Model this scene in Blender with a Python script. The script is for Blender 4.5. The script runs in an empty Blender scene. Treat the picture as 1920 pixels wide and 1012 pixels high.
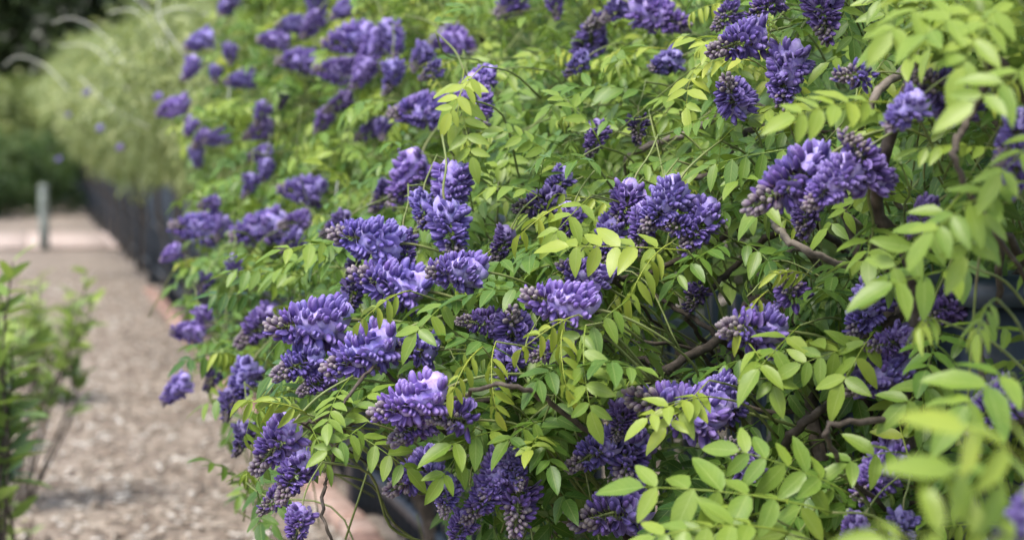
import bpy, math
import numpy as np
from mathutils import Matrix, Vector

# ------------------------------------------------------------------ camera, light, exposure
SC = bpy.context.scene
COL = SC.collection
RNG = np.random.default_rng(11)
F, CX, CY = 70/36*1920, 960.0, 506.0            # focal length in photo pixels
YAW, PITCH = math.atan(911/F), math.atan(236/F)
CAM = np.array([0.0, 0.0, 1.30])
FW = np.array([math.sin(YAW)*math.cos(PITCH), math.cos(YAW)*math.cos(PITCH), -math.sin(PITCH)])
RT = np.array([math.cos(YAW), -math.sin(YAW), 0.0])
UP = np.cross(RT, FW)
cd = bpy.data.cameras.new('camera'); cam = bpy.data.objects.new('camera', cd); COL.objects.link(cam)
cam.matrix_world = Matrix(((RT[0], UP[0], -FW[0], CAM[0]), (RT[1], UP[1], -FW[1], CAM[1]), (RT[2], UP[2], -FW[2], CAM[2]), (0, 0, 0, 1)))
cd.lens = 70; cd.sensor_width = 36; cd.clip_end = 1000; cd.clip_start = 0.05
cd.dof.use_dof = True; cd.dof.focus_distance = 2.72; cd.dof.aperture_fstop = 4.0
SC.camera = cam
w = bpy.data.worlds.new('World'); SC.world = w; w.use_nodes = True
nt = w.node_tree; bg = nt.nodes['Background']
sky = nt.nodes.new('ShaderNodeTexSky'); sky.sky_type = 'NISHITA'; sky.sun_disc = False
SUN_EL, SUN_AZ = math.radians(62), math.radians(-130)      # azimuth from +Y, clockwise
sky.sun_elevation = SUN_EL; sky.sun_rotation = SUN_AZ
sky.air_density = 1.0; sky.dust_density = 3.0; sky.ozone_density = 1.0
nt.links.new(sky.outputs[0], bg.inputs[0]); bg.inputs[1].default_value = 0.14
sl = bpy.data.lights.new('sun', 'SUN'); sl.energy = 1.5; sl.angle = math.radians(22); sl.color = (1.0, 0.96, 0.9)
so = bpy.data.objects.new('sun', sl); COL.objects.link(so)
sd = Vector((math.sin(SUN_AZ)*math.cos(SUN_EL), math.cos(SUN_AZ)*math.cos(SUN_EL), math.sin(SUN_EL)))
so.rotation_euler = sd.to_track_quat('Z', 'Y').to_euler(); so.location = (0, 0, 20)
SC.view_settings.view_transform = 'Standard'; SC.view_settings.look = 'None'
SC.view_settings.exposure = 1.45; SC.view_settings.gamma = 1
SC.render.engine = 'CYCLES'
SC.cycles.use_denoising = True; SC.cycles.max_bounces = 6; SC.cycles.transmission_bounces = 4; SC.cycles.diffuse_bounces = 3

def at(px, py, z):
    """photo pixel + depth along the optical axis -> world point"""
    return CAM + z*(FW + RT*(px-CX)/F + UP*(CY-py)/F)

def project(p):
    d = np.asarray(p)-CAM; z = d@FW
    return CX+F*(d@RT)/z, CY-F*(d@UP)/z, z

# ------------------------------------------------------------------ materials
def new_mat(name):
    m = bpy.data.materials.new(name); m.use_nodes = True
    n = m.node_tree; b = n.nodes['Principled BSDF']
    return m, n, b

def ramp(n, stops, interp='LINEAR'):
    r = n.nodes.new('ShaderNodeValToRGB'); e = r.color_ramp; e.interpolation = interp
    while len(e.elements) < len(stops): e.elements.new(0.5)
    for el, (p, c) in zip(e.elements, stops):
        el.position = p; el.color = (*c, 1)
    return r

def mth(n, op, a, b=None, clamp=False):
    m = n.nodes.new('ShaderNodeMath'); m.operation = op; m.use_clamp = clamp
    for i, v in enumerate((a, b)):
        if v is None: continue
        if isinstance(v, (int, float)): m.inputs[i].default_value = v
        else: n.links.new(v, m.inputs[i])
    return m.outputs[0]

def noise(n, scale, detail=3, coord='Object', vec=None):
    t = n.nodes.new('ShaderNodeTexNoise'); t.inputs['Scale'].default_value = scale; t.inputs['Detail'].default_value = detail
    if vec is None:
        tc = n.nodes.new('ShaderNodeTexCoord'); vec = tc.outputs[coord]
    n.links.new(vec, t.inputs['Vector'])
    return t.outputs['Fac']

def mixc(n, fac, a, b, typ='MIX'):
    m = n.nodes.new('ShaderNodeMix'); m.data_type = 'RGBA'; m.blend_type = typ
    for s, v in ((m.inputs[0], fac), (m.inputs[6], a), (m.inputs[7], b)):
        if isinstance(v, (int, float)): s.default_value = v
        elif isinstance(v, tuple): s.default_value = (*v, 1)
        else: n.links.new(v, s)
    return m.outputs[2]

def leaf_material(name, stops, trans=0.36, rough=0.38, veins=True):
    m, n, b = new_mat(name)
    at_ = n.nodes.new('ShaderNodeAttribute'); at_.attribute_name = 'tint'
    oi = n.nodes.new('ShaderNodeObjectInfo')
    sep = n.nodes.new('ShaderNodeSeparateColor'); n.links.new(oi.outputs['Color'], sep.inputs[0])
    t = mth(n, 'ADD', at_.outputs['Fac'], sep.outputs[0])
    geo = n.nodes.new('ShaderNodeNewGeometry')
    nz = noise(n, 45, 2, vec=geo.outputs['Position'])
    t = mth(n, 'ADD', t, mth(n, 'MULTIPLY', mth(n, 'SUBTRACT', nz, 0.5), 0.22), True)
    r = ramp(n, stops); n.links.new(t, r.inputs[0])
    col = r.outputs[0]
    if veins:
        uv = n.nodes.new('ShaderNodeUVMap')
        sx = n.nodes.new('ShaderNodeSeparateXYZ'); n.links.new(uv.outputs[0], sx.inputs[0])
        dx = mth(n, 'ABSOLUTE', mth(n, 'SUBTRACT', sx.outputs[0], 0.5))
        mid = mth(n, 'LESS_THAN', dx, 0.028)
        ph = mth(n, 'SUBTRACT', mth(n, 'MULTIPLY', sx.outputs[1], 46.0), mth(n, 'MULTIPLY', dx, 26.0))
        vs = mth(n, 'GREATER_THAN', mth(n, 'SINE', ph), 0.82)
        v = mth(n, 'MAXIMUM', mid, mth(n, 'MULTIPLY', vs, 0.28))
        col = mixc(n, mth(n, 'MULTIPLY', v, 0.45), col, (0.32, 0.40, 0.12))
        bm = n.nodes.new('ShaderNodeBump'); bm.inputs['Strength'].default_value = 0.25; bm.inputs['Distance'].default_value = 0.002
        n.links.new(v, bm.inputs['Height']); n.links.new(bm.outputs[0], b.inputs['Normal'])
    # undersides are paler and greyer
    col = mixc(n, mth(n, 'MULTIPLY', geo.outputs['Backfacing'], 0.35), col, (0.17, 0.25, 0.10))
    n.links.new(col, b.inputs['Base Color'])
    b.inputs['Roughness'].default_value = rough; b.inputs['Specular IOR Level'].default_value = 0.35
    tr = n.nodes.new('ShaderNodeBsdfTranslucent')
    n.links.new(mixc(n, 1.0, col, (1.0, 1.0, 0.55), 'MULTIPLY'), tr.inputs[0])
    mx = n.nodes.new('ShaderNodeMixShader'); mx.inputs[0].default_value = trans
    n.links.new(b.outputs[0], mx.inputs[1]); n.links.new(tr.outputs[0], mx.inputs[2])
    n.links.new(mx.outputs[0], n.nodes['Material Output'].inputs[0])
    return m

M = {}
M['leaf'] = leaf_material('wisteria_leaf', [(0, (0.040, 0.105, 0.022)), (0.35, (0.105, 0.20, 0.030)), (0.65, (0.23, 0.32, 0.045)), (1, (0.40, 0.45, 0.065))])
M['far_leaf'] = leaf_material('far_wisteria_leaf', [(0, (0.10, 0.135, 0.045)), (0.5, (0.22, 0.27, 0.095)), (1, (0.39, 0.42, 0.18))], veins=False)
M['shrub_leaf'] = leaf_material('shrub_leaf', [(0, (0.08, 0.15, 0.06)), (0.5, (0.17, 0.27, 0.08)), (1, (0.34, 0.45, 0.09))], veins=True)
M['shaded_tree_leaf'] = leaf_material('shaded_tree_leaf', [(0, (0.009, 0.014, 0.007)), (0.5, (0.016, 0.026, 0.010)), (1, (0.032, 0.048, 0.017))], trans=0.12, veins=False)  # canopy shade is put into this leaf colour by darkening it
M['bush_leaf'] = leaf_material('bush_leaf', [(0, (0.04, 0.08, 0.025)), (0.5, (0.08, 0.14, 0.045)), (1, (0.16, 0.22, 0.08))], veins=False)

def petal_material(name, trans):
    m, n, b = new_mat(name)
    a = n.nodes.new('ShaderNodeAttribute'); a.attribute_name = 'Col'
    oi = n.nodes.new('ShaderNodeObjectInfo')
    hs = n.nodes.new('ShaderNodeHueSaturation')
    n.links.new(mth(n, 'ADD', 0.488, mth(n, 'MULTIPLY', oi.outputs['Random'], 0.024)), hs.inputs['Hue'])
    sep = n.nodes.new('ShaderNodeSeparateColor'); n.links.new(oi.outputs['Color'], sep.inputs[0])
    geo = n.nodes.new('ShaderNodeNewGeometry')
    nz = noise(n, 260, 2, vec=geo.outputs['Position'])
    n.links.new(mth(n, 'MULTIPLY', sep.outputs[1], mth(n, 'ADD', 0.72, mth(n, 'MULTIPLY', nz, 0.56))), hs.inputs['Value'])
    hs.inputs['Saturation'].default_value = 1.0
    n.links.new(a.outputs['Color'], hs.inputs['Color'])
    n.links.new(hs.outputs[0], b.inputs['Base Color'])
    b.inputs['Roughness'].default_value = 0.5; b.inputs['Specular IOR Level'].default_value = 0.25
    b.inputs['Sheen Weight'].default_value = 0.15
    tr = n.nodes.new('ShaderNodeBsdfTranslucent'); n.links.new(hs.outputs[0], tr.inputs[0])
    mx = n.nodes.new('ShaderNodeMixShader'); mx.inputs[0].default_value = trans
    n.links.new(b.outputs[0], mx.inputs[1]); n.links.new(tr.outputs[0], mx.inputs[2])
    n.links.new(mx.outputs[0], n.nodes['Material Output'].inputs[0])
    return m
M['petal'] = petal_material('petal', 0.22)
M['bud'] = petal_material('bud', 0.05)

def plain(name, stops, scale, rough=0.8, bump=0.4, dist=0.004, detail=5, rnd=0.0, coord='Object', spec=0.3):
    m, n, b = new_mat(name)
    f = noise(n, scale, detail, coord)
    if rnd:
        oi = n.nodes.new('ShaderNodeObjectInfo')
        f = mth(n, 'ADD', f, mth(n, 'MULTIPLY', mth(n, 'SUBTRACT', oi.outputs['Random'], 0.5), rnd), True)
    r = ramp(n, stops); n.links.new(f, r.inputs[0]); n.links.new(r.outputs[0], b.inputs['Base Color'])
    b.inputs['Roughness'].default_value = rough; b.inputs['Specular IOR Level'].default_value = spec
    if bump:
        bm = n.nodes.new('ShaderNodeBump'); bm.inputs['Strength'].default_value = bump; bm.inputs['Distance'].default_value = dist
        n.links.new(f, bm.inputs['Height']); n.links.new(bm.outputs[0], b.inputs['Normal'])
    return m
M['bark'] = plain('bark', [(0.25, (0.030, 0.024, 0.018)), (0.55, (0.075, 0.060, 0.046)), (0.8, (0.16, 0.135, 0.11))], 60, 0.85, 0.7)
M['grey_bark'] = plain('grey_bark', [(0.25, (0.09, 0.075, 0.06)), (0.6, (0.21, 0.18, 0.15)), (0.85, (0.32, 0.29, 0.25))], 55, 0.85, 0.6)
M['shoot'] = plain('shoot', [(0.3, (0.10, 0.13, 0.04)), (0.55, (0.17, 0.21, 0.065)), (0.75, (0.15, 0.12, 0.07))], 25, 0.55, 0)
M['whip'] = plain('whip', [(0.3, (0.45, 0.46, 0.38)), (0.7, (0.62, 0.62, 0.55))], 12, 0.5, 0)
M['iron'] = plain('iron', [(0.3, (0.016, 0.025, 0.038)), (0.6, (0.026, 0.039, 0.056)), (0.85, (0.050, 0.066, 0.085))], 22, 0.45, 0.15, 0.001, spec=0.5)
M['brick'] = plain('brick', [(0.25, (0.20, 0.12, 0.09)), (0.55, (0.34, 0.215, 0.165)), (0.85, (0.45, 0.34, 0.28))], 30, 0.9, 0.5, 0.003, rnd=0.5)
M['paving'] = plain('paving', [(0.3, (0.32, 0.25, 0.21)), (0.7, (0.44, 0.36, 0.31))], 6, 0.9, 0.3, 0.004, rnd=0.25)
M['post'] = plain('post', [(0.3, (0.13, 0.15, 0.13)), (0.7, (0.24, 0.27, 0.25))], 16, 0.8, 0.4)
M['chip'] = None
def ground_material():
    m, n, b = new_mat('mulch')
    tc = n.nodes.new('ShaderNodeTexCoord')
    v = n.nodes.new('ShaderNodeTexVoronoi'); v.inputs['Scale'].default_value = 34; n.links.new(tc.outputs['Object'], v.inputs['Vector'])
    sepc = n.nodes.new('ShaderNodeSeparateColor'); n.links.new(v.outputs['Color'], sepc.inputs[0])
    big = noise(n, 1.3, 4)
    fine = noise(n, 60, 4)
    f = mth(n, 'ADD', mth(n, 'MULTIPLY', sepc.outputs[0], 0.5), mth(n, 'MULTIPLY', big, 0.45))
    f = mth(n, 'ADD', f, mth(n, 'MULTIPLY', mth(n, 'SUBTRACT', fine, 0.5), 0.3), True)
    r = ramp(n, [(0.15, (0.085, 0.062, 0.045)), (0.45, (0.19, 0.15, 0.112)), (0.7, (0.31, 0.26, 0.205)), (0.95, (0.46, 0.41, 0.34))])
    n.links.new(f, r.inputs[0]); n.links.new(r.outputs[0], b.inputs['Base Color']); b.inputs['Roughness'].default_value = 0.95
    bm = n.nodes.new('ShaderNodeBump'); bm.inputs['Strength'].default_value = 0.8; bm.inputs['Distance'].default_value = 0.02
    n.links.new(f, bm.inputs['Height']); n.links.new(bm.outputs[0], b.inputs['Normal'])
    return m
M['mulch'] = ground_material()
def chip_material():
    m, n, b = new_mat('wood_chip')
    a = n.nodes.new('ShaderNodeAttribute'); a.attribute_name = 'tint'
    nz = noise(n, 90, 3)
    r = ramp(n, [(0.0, (0.10, 0.065, 0.045)), (0.4, (0.26, 0.20, 0.15)), (0.75, (0.42, 0.36, 0.29)), (1.0, (0.66, 0.62, 0.55))])
    n.links.new(mth(n, 'ADD', a.outputs['Fac'], mth(n, 'MULTIPLY', mth(n, 'SUBTRACT', nz, 0.5), 0.3), True), r.inputs[0])
    n.links.new(r.outputs[0], b.inputs['Base Color']); b.inputs['Roughness'].default_value = 0.85
    return m
M['chip'] = chip_material()

# ------------------------------------------------------------------ helpers
class Acc:
    """collects polygons; build() links them as one mesh object"""
    def __init__(s): s.v, s.f, s.t, s.uv, s.c, s.n = [], [], [], [], [], 0
    def add(s, verts, faces, tint=0.0, uv=None, col=None):
        verts = np.asarray(verts, float)
        s.v.append(verts); s.f.append([tuple(i+s.n for i in f) for f in faces])
        s.t.append(np.full(len(verts), tint) if np.isscalar(tint) else np.asarray(tint))
        s.uv.append(np.zeros((len(verts), 2)) if uv is None else np.asarray(uv))
        s.c.append(np.ones((len(verts), 3)) if col is None else np.asarray(col)); s.n += len(verts)
    def mesh(s, name, mat, smooth=True, attrs='tint'):
        me = bpy.data.meshes.new(name)
        fs = [f for ff in s.f for f in ff]; V = np.concatenate(s.v)
        ln = np.fromiter((len(f) for f in fs), np.int32, len(fs))
        fl = np.fromiter((i for f in fs for i in f), np.int32, int(ln.sum()))
        me.vertices.add(len(V)); me.vertices.foreach_set('co', V.astype(np.float32).ravel())
        me.loops.add(len(fl)); me.loops.foreach_set('vertex_index', fl)
        me.polygons.add(len(fs)); me.polygons.foreach_set('loop_start', np.concatenate(([0], np.cumsum(ln)[:-1])).astype(np.int32))
        if smooth: me.polygons.foreach_set('use_smooth', np.ones(len(fs), bool))
        if 'tint' in attrs:
            a = me.attributes.new('tint', 'FLOAT', 'POINT'); a.data.foreach_set('value', np.concatenate(s.t).astype(np.float32))
        if 'uv' in attrs:
            u = me.uv_layers.new(name='UVMap'); u.data.foreach_set('uv', np.concatenate(s.uv)[fl].astype(np.float32).ravel())
        if 'col' in attrs:
            a = me.attributes.new('Col', 'FLOAT_COLOR', 'POINT'); c = np.concatenate(s.c)
            a.data.foreach_set('color', np.concatenate((c, np.ones((len(c), 1))), 1).astype(np.float32).ravel())
        me.update(calc_edges=True); me.validate()
        me.materials.append(mat)
        return me

def link(name, me, parent=None, mat=None, kind=None):
    o = bpy.data.objects.new(name, me); COL.objects.link(o); o.parent = parent
    if mat is not None: o.matrix_local = mat
    if kind: o['kind'] = kind
    return o

def tag(o, label, cat, group=None):
    o['label'] = label; o['category'] = cat
    if group: o['group'] = group
    return o

def empty(name, loc):
    o = bpy.data.objects.new(name, None); COL.objects.link(o); o.location = loc; o.empty_display_size = 0.1
    return o

def nrm(v): v = np.asarray(v, float); return v/(np.linalg.norm(v)+1e-12)

def frame(d, n, p=(0, 0, 0), s=1.0):
    """4x4: local +Y along d, local +Z near n"""
    y = nrm(d); x = np.cross(y, n)
    if np.linalg.norm(x) < 1e-4: x = np.cross(y, (1, 0, 0.3))
    x = nrm(x); z = np.cross(x, y)
    m = np.eye(4); m[:3, 0], m[:3, 1], m[:3, 2], m[:3, 3] = x*s, y*s, z*s, p
    return m

def xf(m, v): return v@m[:3, :3].T+m[:3, 3]

def catmull(pts, k=5):
    P = np.asarray(pts, float); P = np.vstack((2*P[0]-P[1], P, 2*P[-1]-P[-2])); out = []
    for i in range(1, len(P)-2):
        for t in np.arange(k)/k:
            out.append(0.5*(2*P[i]+(P[i+1]-P[i-1])*t+(2*P[i-1]-5*P[i]+4*P[i+1]-P[i+2])*t*t+(3*P[i]-P[i-1]-3*P[i+1]+P[i+2])*t**3))
    out.append(P[-2]); return np.array(out)

def tube(acc, pts, r0, r1, sides=6, tint=0.0, wob=0.0, rng=RNG):
    P = np.asarray(pts, float); n = len(P)
    T = np.gradient(P, axis=0); T /= np.linalg.norm(T, axis=1)[:, None]+1e-9
    ref = np.array([0.3, 0.2, 0.93]); A = np.cross(T, ref); A /= np.linalg.norm(A, axis=1)[:, None]+1e-9; B = np.cross(T, A)
    ang = np.arange(sides)/sides*2*math.pi
    rr = np.linspace(r0, r1, n)*(1+wob*rng.normal(size=n))
    V = (P[:, None, :]+rr[:, None, None]*(np.cos(ang)[None, :, None]*A[:, None, :]+np.sin(ang)[None, :, None]*B[:, None, :])).reshape(-1, 3)
    Fc = [(i*sides+j, i*sides+(j+1) % sides, (i+1)*sides+(j+1) % sides, (i+1)*sides+j) for i in range(n-1) for j in range(sides)]
    Fc += [tuple(range(sides))[::-1], tuple((n-1)*sides+j for j in range(sides))]
    acc.add(V, Fc, tint)

BOXF = [(0, 3, 2, 1), (4, 5, 6, 7), (0, 1, 5, 4), (1, 2, 6, 5), (2, 3, 7, 6), (3, 0, 4, 7)]
def box_verts(x0, x1, y0, y1, z0, z1):
    return np.array([(x0, y0, z0), (x1, y0, z0), (x1, y1, z0), (x0, y1, z0), (x0, y0, z1), (x1, y0, z1), (x1, y1, z1), (x0, y1, z1)], float)

def bevel_box(sx, sy, sz, b):
    """box centred in x,y with chamfered upper edges, standing on z=0"""
    hx, hy = sx/2, sy/2
    V = np.vstack([[(-a, -c, z), (a, -c, z), (a, c, z), (-a, c, z)] for a, c, z in ((hx, hy, 0), (hx, hy, sz-b), (hx-b, hy-b, sz))])
    Fc = [(3, 2, 1, 0), (8, 9, 10, 11)]
    for k in (0, 4):
        Fc += [(k+i, k+(i+1) % 4, k+4+(i+1) % 4, k+4+i) for i in range(4)]
    return V, Fc

# ------------------------------------------------------------------ leaves
def leaflet(lod, length=1.0, width=0.42, fold=0.25, droop=0.18, rng=RNG, tip=1.0):
    """one leaflet along +Y, normal +Z, pointed tip; returns verts, faces, uv"""
    st = {0: [0.10, 0.30, 0.52, 0.74, 0.91], 1: [0.2, 0.5, 0.8], 2: [0.42]}[lod]
    wf = lambda t: width*0.5*math.sin(math.pi*t**0.85)**0.75*(1-0.25*t*tip)
    V = [(0, 0, 0)]; U = [(0.5, 0)]
    tw = rng.normal()*0.10
    for t in st:
        h = wf(t); z = -droop*t*t
        s = 0.05*math.sin(t*9+rng.uniform(0, 6))*h*2
        V += [(-h, t, z+fold*h+s+tw*t*h), (0, t, z), (h, t, z+fold*h-s-tw*t*h)]; U += [(0, t), (0.5, t), (1, t)]
    V.append((0, 1.0, -droop*1.1)); U.append((0.5, 1))
    n = len(st); Fc = [(0, 2, 1), (0, 3, 2)]
    for i in range(n-1):
        a = 1+3*i; Fc += [(a, a+1, a+4, a+3), (a+1, a+2, a+5, a+4)]
    a = 1+3*(n-1); e = len(V)-1; Fc += [(a, a+1, e), (a+1, a+2, e)]
    return np.array(V)*length, Fc, np.array(U)

class LeafTemplate:
    """pinnate leaf: rachis along +Y from the origin, unit scale in metres"""
    def __init__(s, rng, young=False, wide=False, pairs=None):
        s.young = young
        pairs = pairs or int(rng.integers(3, 6)); L = rng.uniform(0.085, 0.125)*(0.8 if young else 1)*pairs/4
        dro = rng.uniform(0.15, 0.5)*L*(1.4 if young else 1)
        side = rng.normal()*0.12*L
        tt = np.linspace(0, 1, 7)
        s.rach = np.stack((side*tt*tt, L*tt, -dro*tt*tt), 1)
        s.r = 0.0009
        s.leaf = []     # (4x4, leaflet shape index)
        pt = lambda t: np.array((side*t*t, L*t, -dro*t*t)); tg = lambda t: nrm((2*side*t, L, -2*dro*t))
        lb = rng.uniform(0.034, 0.044)*(0.82 if young else 1)*(1.12 if wide else 1)
        for k in range(pairs):
            t = 0.34+0.60*k/max(pairs-1, 1)
            size = lb*(0.78+0.30*math.sin(math.pi*(0.15+0.75*k/max(pairs-1, 1))))
            for sg in (-1, 1):
                p = pt(min(t+rng.normal()*0.015, 0.99)); T = tg(t)
                ang = math.radians(rng.uniform(50, 70)); X = np.array((sg, 0, 0.0)); Z = nrm(np.cross((1, 0, 0), T))
                hang = math.radians(rng.uniform(38, 68) if young else rng.normal(14, 13))
                d = T*math.cos(ang)+X*math.sin(ang)
                d = d*math.cos(hang)-Z*math.sin(hang)
                nn = Z+X*sg*0+X*sg*math.sin(hang)*sg+rng.normal(size=3)*0.16
                nn = Z*math.cos(hang)+X*math.sin(hang)+rng.normal(size=3)*0.16
                s.leaf.append((frame(d, nn, p, size*rng.uniform(0.9, 1.08)), int(rng.integers(0, 4))))
        T = tg(1.0); hang = math.radians(rng.uniform(30, 60) if young else rng.uniform(0, 25)); Z = nrm(np.cross((1, 0, 0), T))
        s.leaf.append((frame(T*math.cos(hang)-Z*math.sin(hang), Z+rng.normal(size=3)*0.15, pt(1.0), lb*1.12), int(rng.integers(0, 4))))
        s.var = rng.normal(size=len(s.leaf))*0.05

rngL = np.random.default_rng(5)
SHAPES = {lod: [leaflet(lod, 1, rngL.uniform(0.40, 0.50), rngL.uniform(0.12, 0.42), rngL.uniform(0.06, 0.26), rngL) for _ in range(4)] for lod in (0, 1, 2)}
YSHAPES = {lod: [leaflet(lod, 1, rngL.uniform(0.30, 0.40), rngL.uniform(0.5, 0.9), rngL.uniform(0.1, 0.3), rngL) for _ in range(4)] for lod in (0, 1, 2)}
OLD = [LeafTemplate(rngL) for _ in range(12)]
WIDE = [LeafTemplate(rngL, wide=True) for _ in range(5)]
YOUNG = [LeafTemplate(rngL, young=True) for _ in range(7)]
TEMPL = OLD+WIDE+YOUNG

def template_into(acc, T, m, lod, tint, rachis=True):
    sh = (YSHAPES if T.young else SHAPES)[lod]
    if rachis:
        if lod < 2:
            A = Acc(); tube(A, T.rach[::2] if lod else T.rach, T.r*1.25, T.r*0.6, 3 if lod else 4)
            acc.add(xf(m, A.v[0]), A.f[0], tint+0.10)
    for (lm, k), dv in zip(T.leaf, T.var):
        v, f, u = sh[k]; acc.add(xf(m, xf(lm, v)), f, tint+dv, u)

LEAF_MESH, RACH_MESH = [], []
for i, T in enumerate(TEMPL):
    a = Acc(); template_into(a, T, np.eye(4), 0, 0.0); LEAF_MESH.append(a.mesh('compound_leaf', M['leaf'], attrs=('tint', 'uv')))
    a = Acc(); tube(a, T.rach, T.r*1.25, T.r*0.6, 4, 0.1); RACH_MESH.append(a.mesh('leaf_stalk', M['leaf'], attrs=('tint', 'uv')))
LEAFLET_MESH = {}
for y, S in ((False, SHAPES), (True, YSHAPES)):
    for k in range(4):
        a = Acc(); a.add(S[0][k][0], S[0][k][1], 0.0, S[0][k][2]); LEAFLET_MESH[y, k] = a.mesh('leaflet', M['leaf'], attrs=('tint', 'uv'))

# ------------------------------------------------------------------ flowers
def bud_shape(rings, sides, bend, fat, c0, c1, c2, flat=0.85):
    """plump curved bud along +Y, length 1; colours from calyx to tip"""
    V, C = [], []
    st = [0, .10, .24, .42, .62, .80, .93, 1.0] if rings > 5 else [0, .14, .36, .62, .86, 1.0]
    rings = len(st)-1
    for i, t in enumerate(st):
        r = fat*math.sqrt(max(0.02, 1-((t-0.60)/0.435)**2)) if t > 0.2 else fat*(0.30+1.0*t)
        for j in range(sides):
            a = 2*math.pi*j/sides
            V.append((r*math.cos(a)*flat, t, r*math.sin(a)*(0.82 if math.sin(a) > 0.9 else 1)+bend*t*t))
            c = c0+(c1-c0)*min(1, max(0, (t-0.12)/0.22)); c = c+(c2-c)*max(0, (t-0.45)/0.55)
            C.append(c*(1.0+0.10*math.cos(a*2)))
    Fc = [(i*sides+j, i*sides+(j+1) % sides, (i+1)*sides+(j+1) % sides, (i+1)*sides+j) for i in range(rings) for j in range(sides)]
    Fc += [tuple(range(sides))[::-1], tuple(rings*sides+j for j in range(sides))]
    return np.array(V), Fc, np.array(C)

def banner_shape(c_mid, c_edge, cup, rng):
    """round reflexed standard petal, hinged at the origin, rising along +Z and facing +Y"""
    V, C = [(0, 0.28, 0.05)], [c_mid]
    na, nr = 9, 3
    for i in range(1, nr+1):
        q = i/nr
        for j in range(na):
            a = -math.pi*0.5+2*math.pi*j/na
            x = 0.50*q*math.cos(a); z = 0.05+0.42*(q*math.sin(a)+1.0*q*0.55) if False else 0.36+0.42*q*math.sin(a)
            back = 0.28-cup*(x*x*2.2)-0.30*max(0, z-0.45)+0.05*math.sin(5*a+rng.uniform(0, 1))*q
            V.append((x, back, z)); C.append(c_mid+(c_edge-c_mid)*q**1.5)
    V[0] = (0, 0.30, 0.36)
    Fc = [(0, 1+j, 1+(j+1) % na) for j in range(na)]
    for i in range(nr-1):
        Fc += [(1+i*na+j, 1+(i+1)*na+j, 1+(i+1)*na+(j+1) % na, 1+i*na+(j+1) % na) for j in range(na)]
    return np.array(V), Fc, np.array(C)

def hood_shape(c_in, c_edge, lift, rng):
    """half-opened standard petal: a folded sheet that wraps over the keel and flares at its rim"""
    V, C = [], []; nu, nv = 7, 5
    for i in range(nv):
        t = i/(nv-1); wid = 0.10+0.34*math.sin(math.pi*min(0.94, 0.15+0.72*t))**0.8
        for j in range(nu):
            u = -1+2*j/(nu-1); edge = max(abs(u), t)
            x = wid*u*(1-0.12*abs(u)*(1-lift)); z = 0.10+0.22*math.sin(t*1.6)+lift*t*t*0.55-(0.30-0.25*lift)*u*u*wid*1.5+0.025*math.sin(7*u+rng.uniform(0, 1))*t
            y = 0.10+t*(0.86-0.35*lift)-0.14*t*u*u-0.10*t*(abs(u) < 0.2)
            V.append((x, y, z)); C.append(c_in+(c_edge-c_in)*edge**2.2)
    Fc = [(i*nu+j, i*nu+j+1, (i+1)*nu+j+1, (i+1)*nu+j) for i in range(nv-1) for j in range(nu-1)]
    return np.array(V), Fc, np.array(C)

VIO_D = np.array((0.060, 0.036, 0.155)); VIO = np.array((0.130, 0.084, 0.31)); LAV = np.array((0.28, 0.215, 0.52)); PALE = np.array((0.45, 0.39, 0.69))
CALYX = np.array((0.10, 0.05, 0.09)); GREY = np.array((0.135, 0.098, 0.15)); CREAM = np.array((0.29, 0.25, 0.25))

def floret_acc(kind, rng):
    a = Acc()
    if kind == 'open':
        v, f, c = bud_shape(6, 8, 0.10, 0.22, CALYX, VIO, VIO_D*1.4); a.add(v*(1, 0.86, 1), f, 0, None, c)
        for sg in (-1, 1):     # wing petals
            v, f, c = bud_shape(5, 6, 0.20, 0.21, VIO_D, VIO*1.15, LAV*0.85, 0.45); a.add(v*(1, 0.78, 1)+np.array((sg*0.13, 0.14, 0.02)), f, 0, None, c)
        v, f, c = banner_shape(PALE*rng.uniform(0.8, 1.05), LAV*rng.uniform(1.0, 1.35), rng.uniform(0.3, 0.9), rng); a.add(v*1.08, f, 0, None, c)
    elif kind == 'half':
        v, f, c = bud_shape(6, 7, rng.uniform(0.05, 0.2), 0.19, CALYX, VIO_D*1.3, VIO*1.1); a.add(v*(1, 0.9, 1), f, 0, None, c)
        v, f, c = hood_shape(VIO*1.1, LAV*rng.uniform(0.8, 1.15), rng.uniform(0.25, 0.6), rng); a.add(v, f, 0, None, c)
    elif kind == 'plump':
        v, f, c = bud_shape(6, 7, rng.uniform(0.15, 0.4), rng.uniform(0.20, 0.25), CALYX, VIO_D*1.1, VIO*rng.uniform(0.9, 1.3), 0.7); a.add(v, f, 0, None, c)
        if rng.random() < 0.7:
            v, f, c = hood_shape(VIO_D*1.2, (VIO*0.6+LAV*0.4)*rng.uniform(0.8, 1.1), rng.uniform(0.0, 0.12), rng); a.add(v*(0.8, 1.04, 0.9), f, 0, None, c)
    else:
        v, f, c = bud_shape(4, 6, rng.uniform(0, 0.2), rng.uniform(0.27, 0.33), CALYX*1.1, GREY*rng.uniform(0.7, 1.1)*np.array((1, 0.93, 1.05)), CREAM*rng.uniform(0.6, 1.0)); a.add(v, f, 0, None, c)
    return a

rngF = np.random.default_rng(21)
FLO = {k: [floret_acc(k, rngF) for _ in range(n)] for k, n in (('open', 4), ('half', 5), ('plump', 5), ('bud', 3))}
FLO_MESH = {k: [a.mesh('floret', M['petal'], attrs=('col',)) for a in v] for k, v in FLO.items() if k != 'bud'}

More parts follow.
